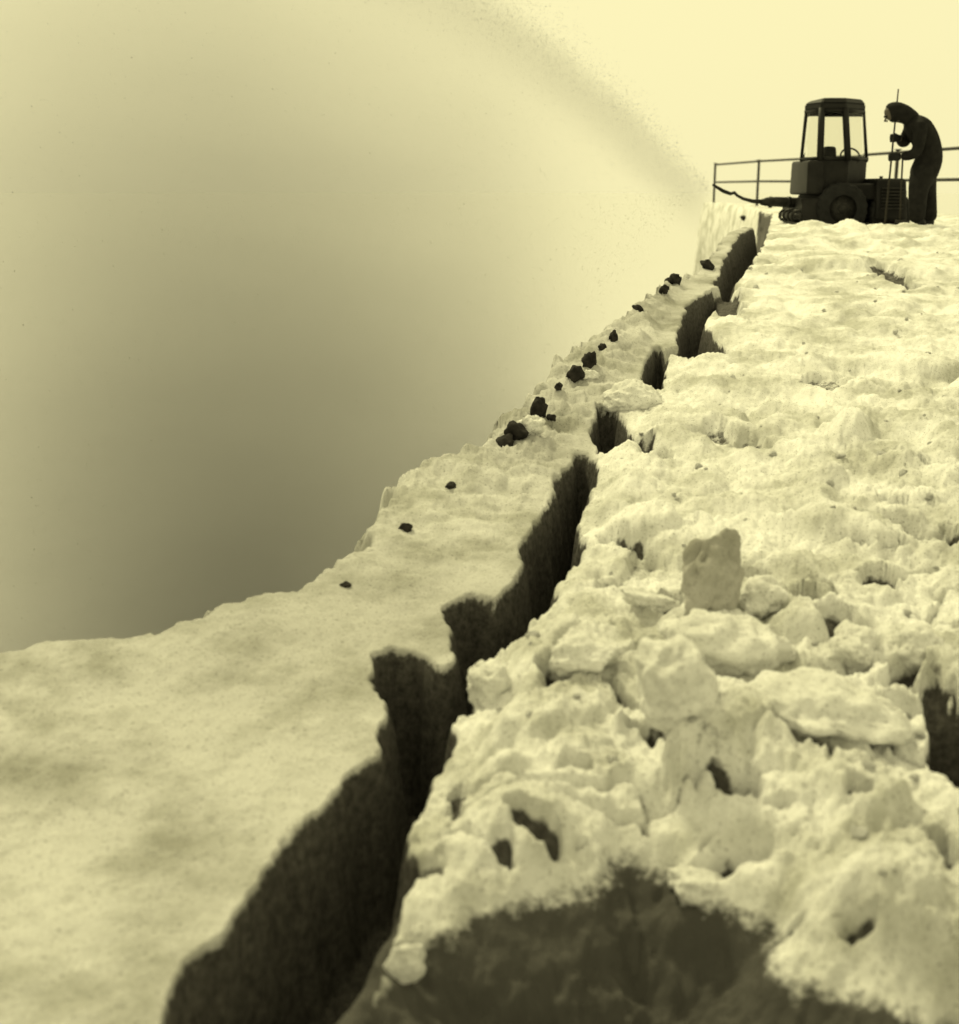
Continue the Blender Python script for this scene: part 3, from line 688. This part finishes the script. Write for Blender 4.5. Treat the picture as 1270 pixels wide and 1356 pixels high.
# flying crumbs of snow inside the jet
ns = 42000
uu = rng.uniform(0, 1, ns)**.8*10.5; vv = rng.normal(0, 1, ns)*(.04+.115*uu)
ar = .76*uu-.045*uu*uu
dd = np.where(rng.random(ns) < .6, np.abs(rng.normal(0, 1, ns))*(.05+.05*uu), rng.uniform(0, 1, ns)**.8*(ar+6.0)*np.clip(uu/4.5, .02, 1))
ww = ar-dd
ok = (ww > -6.2); uu, vv, ww = uu[ok], vv[ok], ww[ok]; ns = len(uu)
tet = np.array([(1, 1, 1), (1, -1, -1), (-1, 1, -1), (-1, -1, 1)])*.6
sz = rng.choice([.002, .003, .004, .006], ns, p=[.3, .4, .25, .05])*rng.uniform(.8, 1.3, ns)
jit = 1+rng.uniform(-.5, .5, (ns, 4, 3))
vs_ = tet[None]*jit*sz[:, None, None]+np.stack([uu, vv, ww], -1)[:, None, :]
fa = np.array([(0, 1, 2), (0, 3, 1), (0, 2, 3), (1, 3, 2)])
fi = (fa[None]+np.arange(ns)[:, None, None]*4).reshape(-1, 3)
me = bpy.data.meshes.new('snow_spray'); me.vertices.add(ns*4); me.vertices.foreach_set('co', vs_.astype(np.float32).ravel())
me.loops.add(fi.size); me.loops.foreach_set('vertex_index', fi.ravel().astype(np.int32))
me.polygons.add(len(fi)); me.polygons.foreach_set('loop_start', np.arange(0, fi.size, 3, dtype=np.int32)); me.update(calc_edges=True)
o = link('snow_spray', me, M['banksnow'], None, False); o.location = tip; o.rotation_euler = (0, 0, ang)
tag(o, 'fine flying crumbs of snow scattered through the grey blown arc', 'snow spray', kind='stuff')

# ------------------------------------------------------------------ light
TINT = (1.0, .922, .51)
SE, SA = R(50), R(-28)          # elevation, azimuth from +Y towards -X
world = bpy.data.worlds.new("World"); scene.world = world; world.use_nodes = True
nt = world.node_tree; bg = nt.nodes['Background']
sky = nt.nodes.new('ShaderNodeTexSky'); sky.sky_type = 'NISHITA'; sky.sun_disc = False; sky.sun_elevation = SE; sky.sun_rotation = SA
sky.air_density = 1.5; sky.dust_density = 6; sky.ozone_density = 1
bw = nt.nodes.new('ShaderNodeRGBToBW'); nt.links.new(sky.outputs[0], bw.inputs[0])
m1 = nt.nodes.new('ShaderNodeMath'); m1.operation = 'MULTIPLY_ADD'; nt.links.new(bw.outputs[0], m1.inputs[0]); m1.inputs[1].default_value = .06; m1.inputs[2].default_value = 8.6
vm = nt.nodes.new('ShaderNodeVectorMath'); vm.operation = 'SCALE'; vm.inputs[0].default_value = TINT; nt.links.new(m1.outputs[0], vm.inputs['Scale'])
nt.links.new(vm.outputs[0], bg.inputs['Color']); bg.inputs['Strength'].default_value = .1
sun = bpy.data.lights.new('sun', 'SUN'); sun.energy = 2.4; sun.angle = R(6); sun.color = TINT
so = bpy.data.objects.new('sun', sun); C.objects.link(so)
sd = Vector((math.sin(SA)*math.cos(SE), math.cos(SA)*math.cos(SE), math.sin(SE)))
so.rotation_euler = sd.to_track_quat('Z', 'Y').to_euler()

# ------------------------------------------------------------------ camera
cam = bpy.data.cameras.new('camera'); co_ = bpy.data.objects.new('camera', cam); C.objects.link(co_)
cam.sensor_fit = 'VERTICAL'; cam.sensor_height = 36; cam.lens = 36*F/1356; cam.clip_start = .05; cam.clip_end = 5000
co_.rotation_euler = (math.pi/2-PITCH, 0, 0)
cam.dof.use_dof = True; cam.dof.focus_distance = 8.0; cam.dof.aperture_fstop = (36*F/1356/1000)/.021
scene.camera = co_
vs = scene.view_settings; vs.view_transform = 'Standard'; vs.look = 'None'; vs.exposure = 0.14; vs.gamma = 1; vs.use_curve_mapping = False
scene.cycles.volume_max_steps = 256
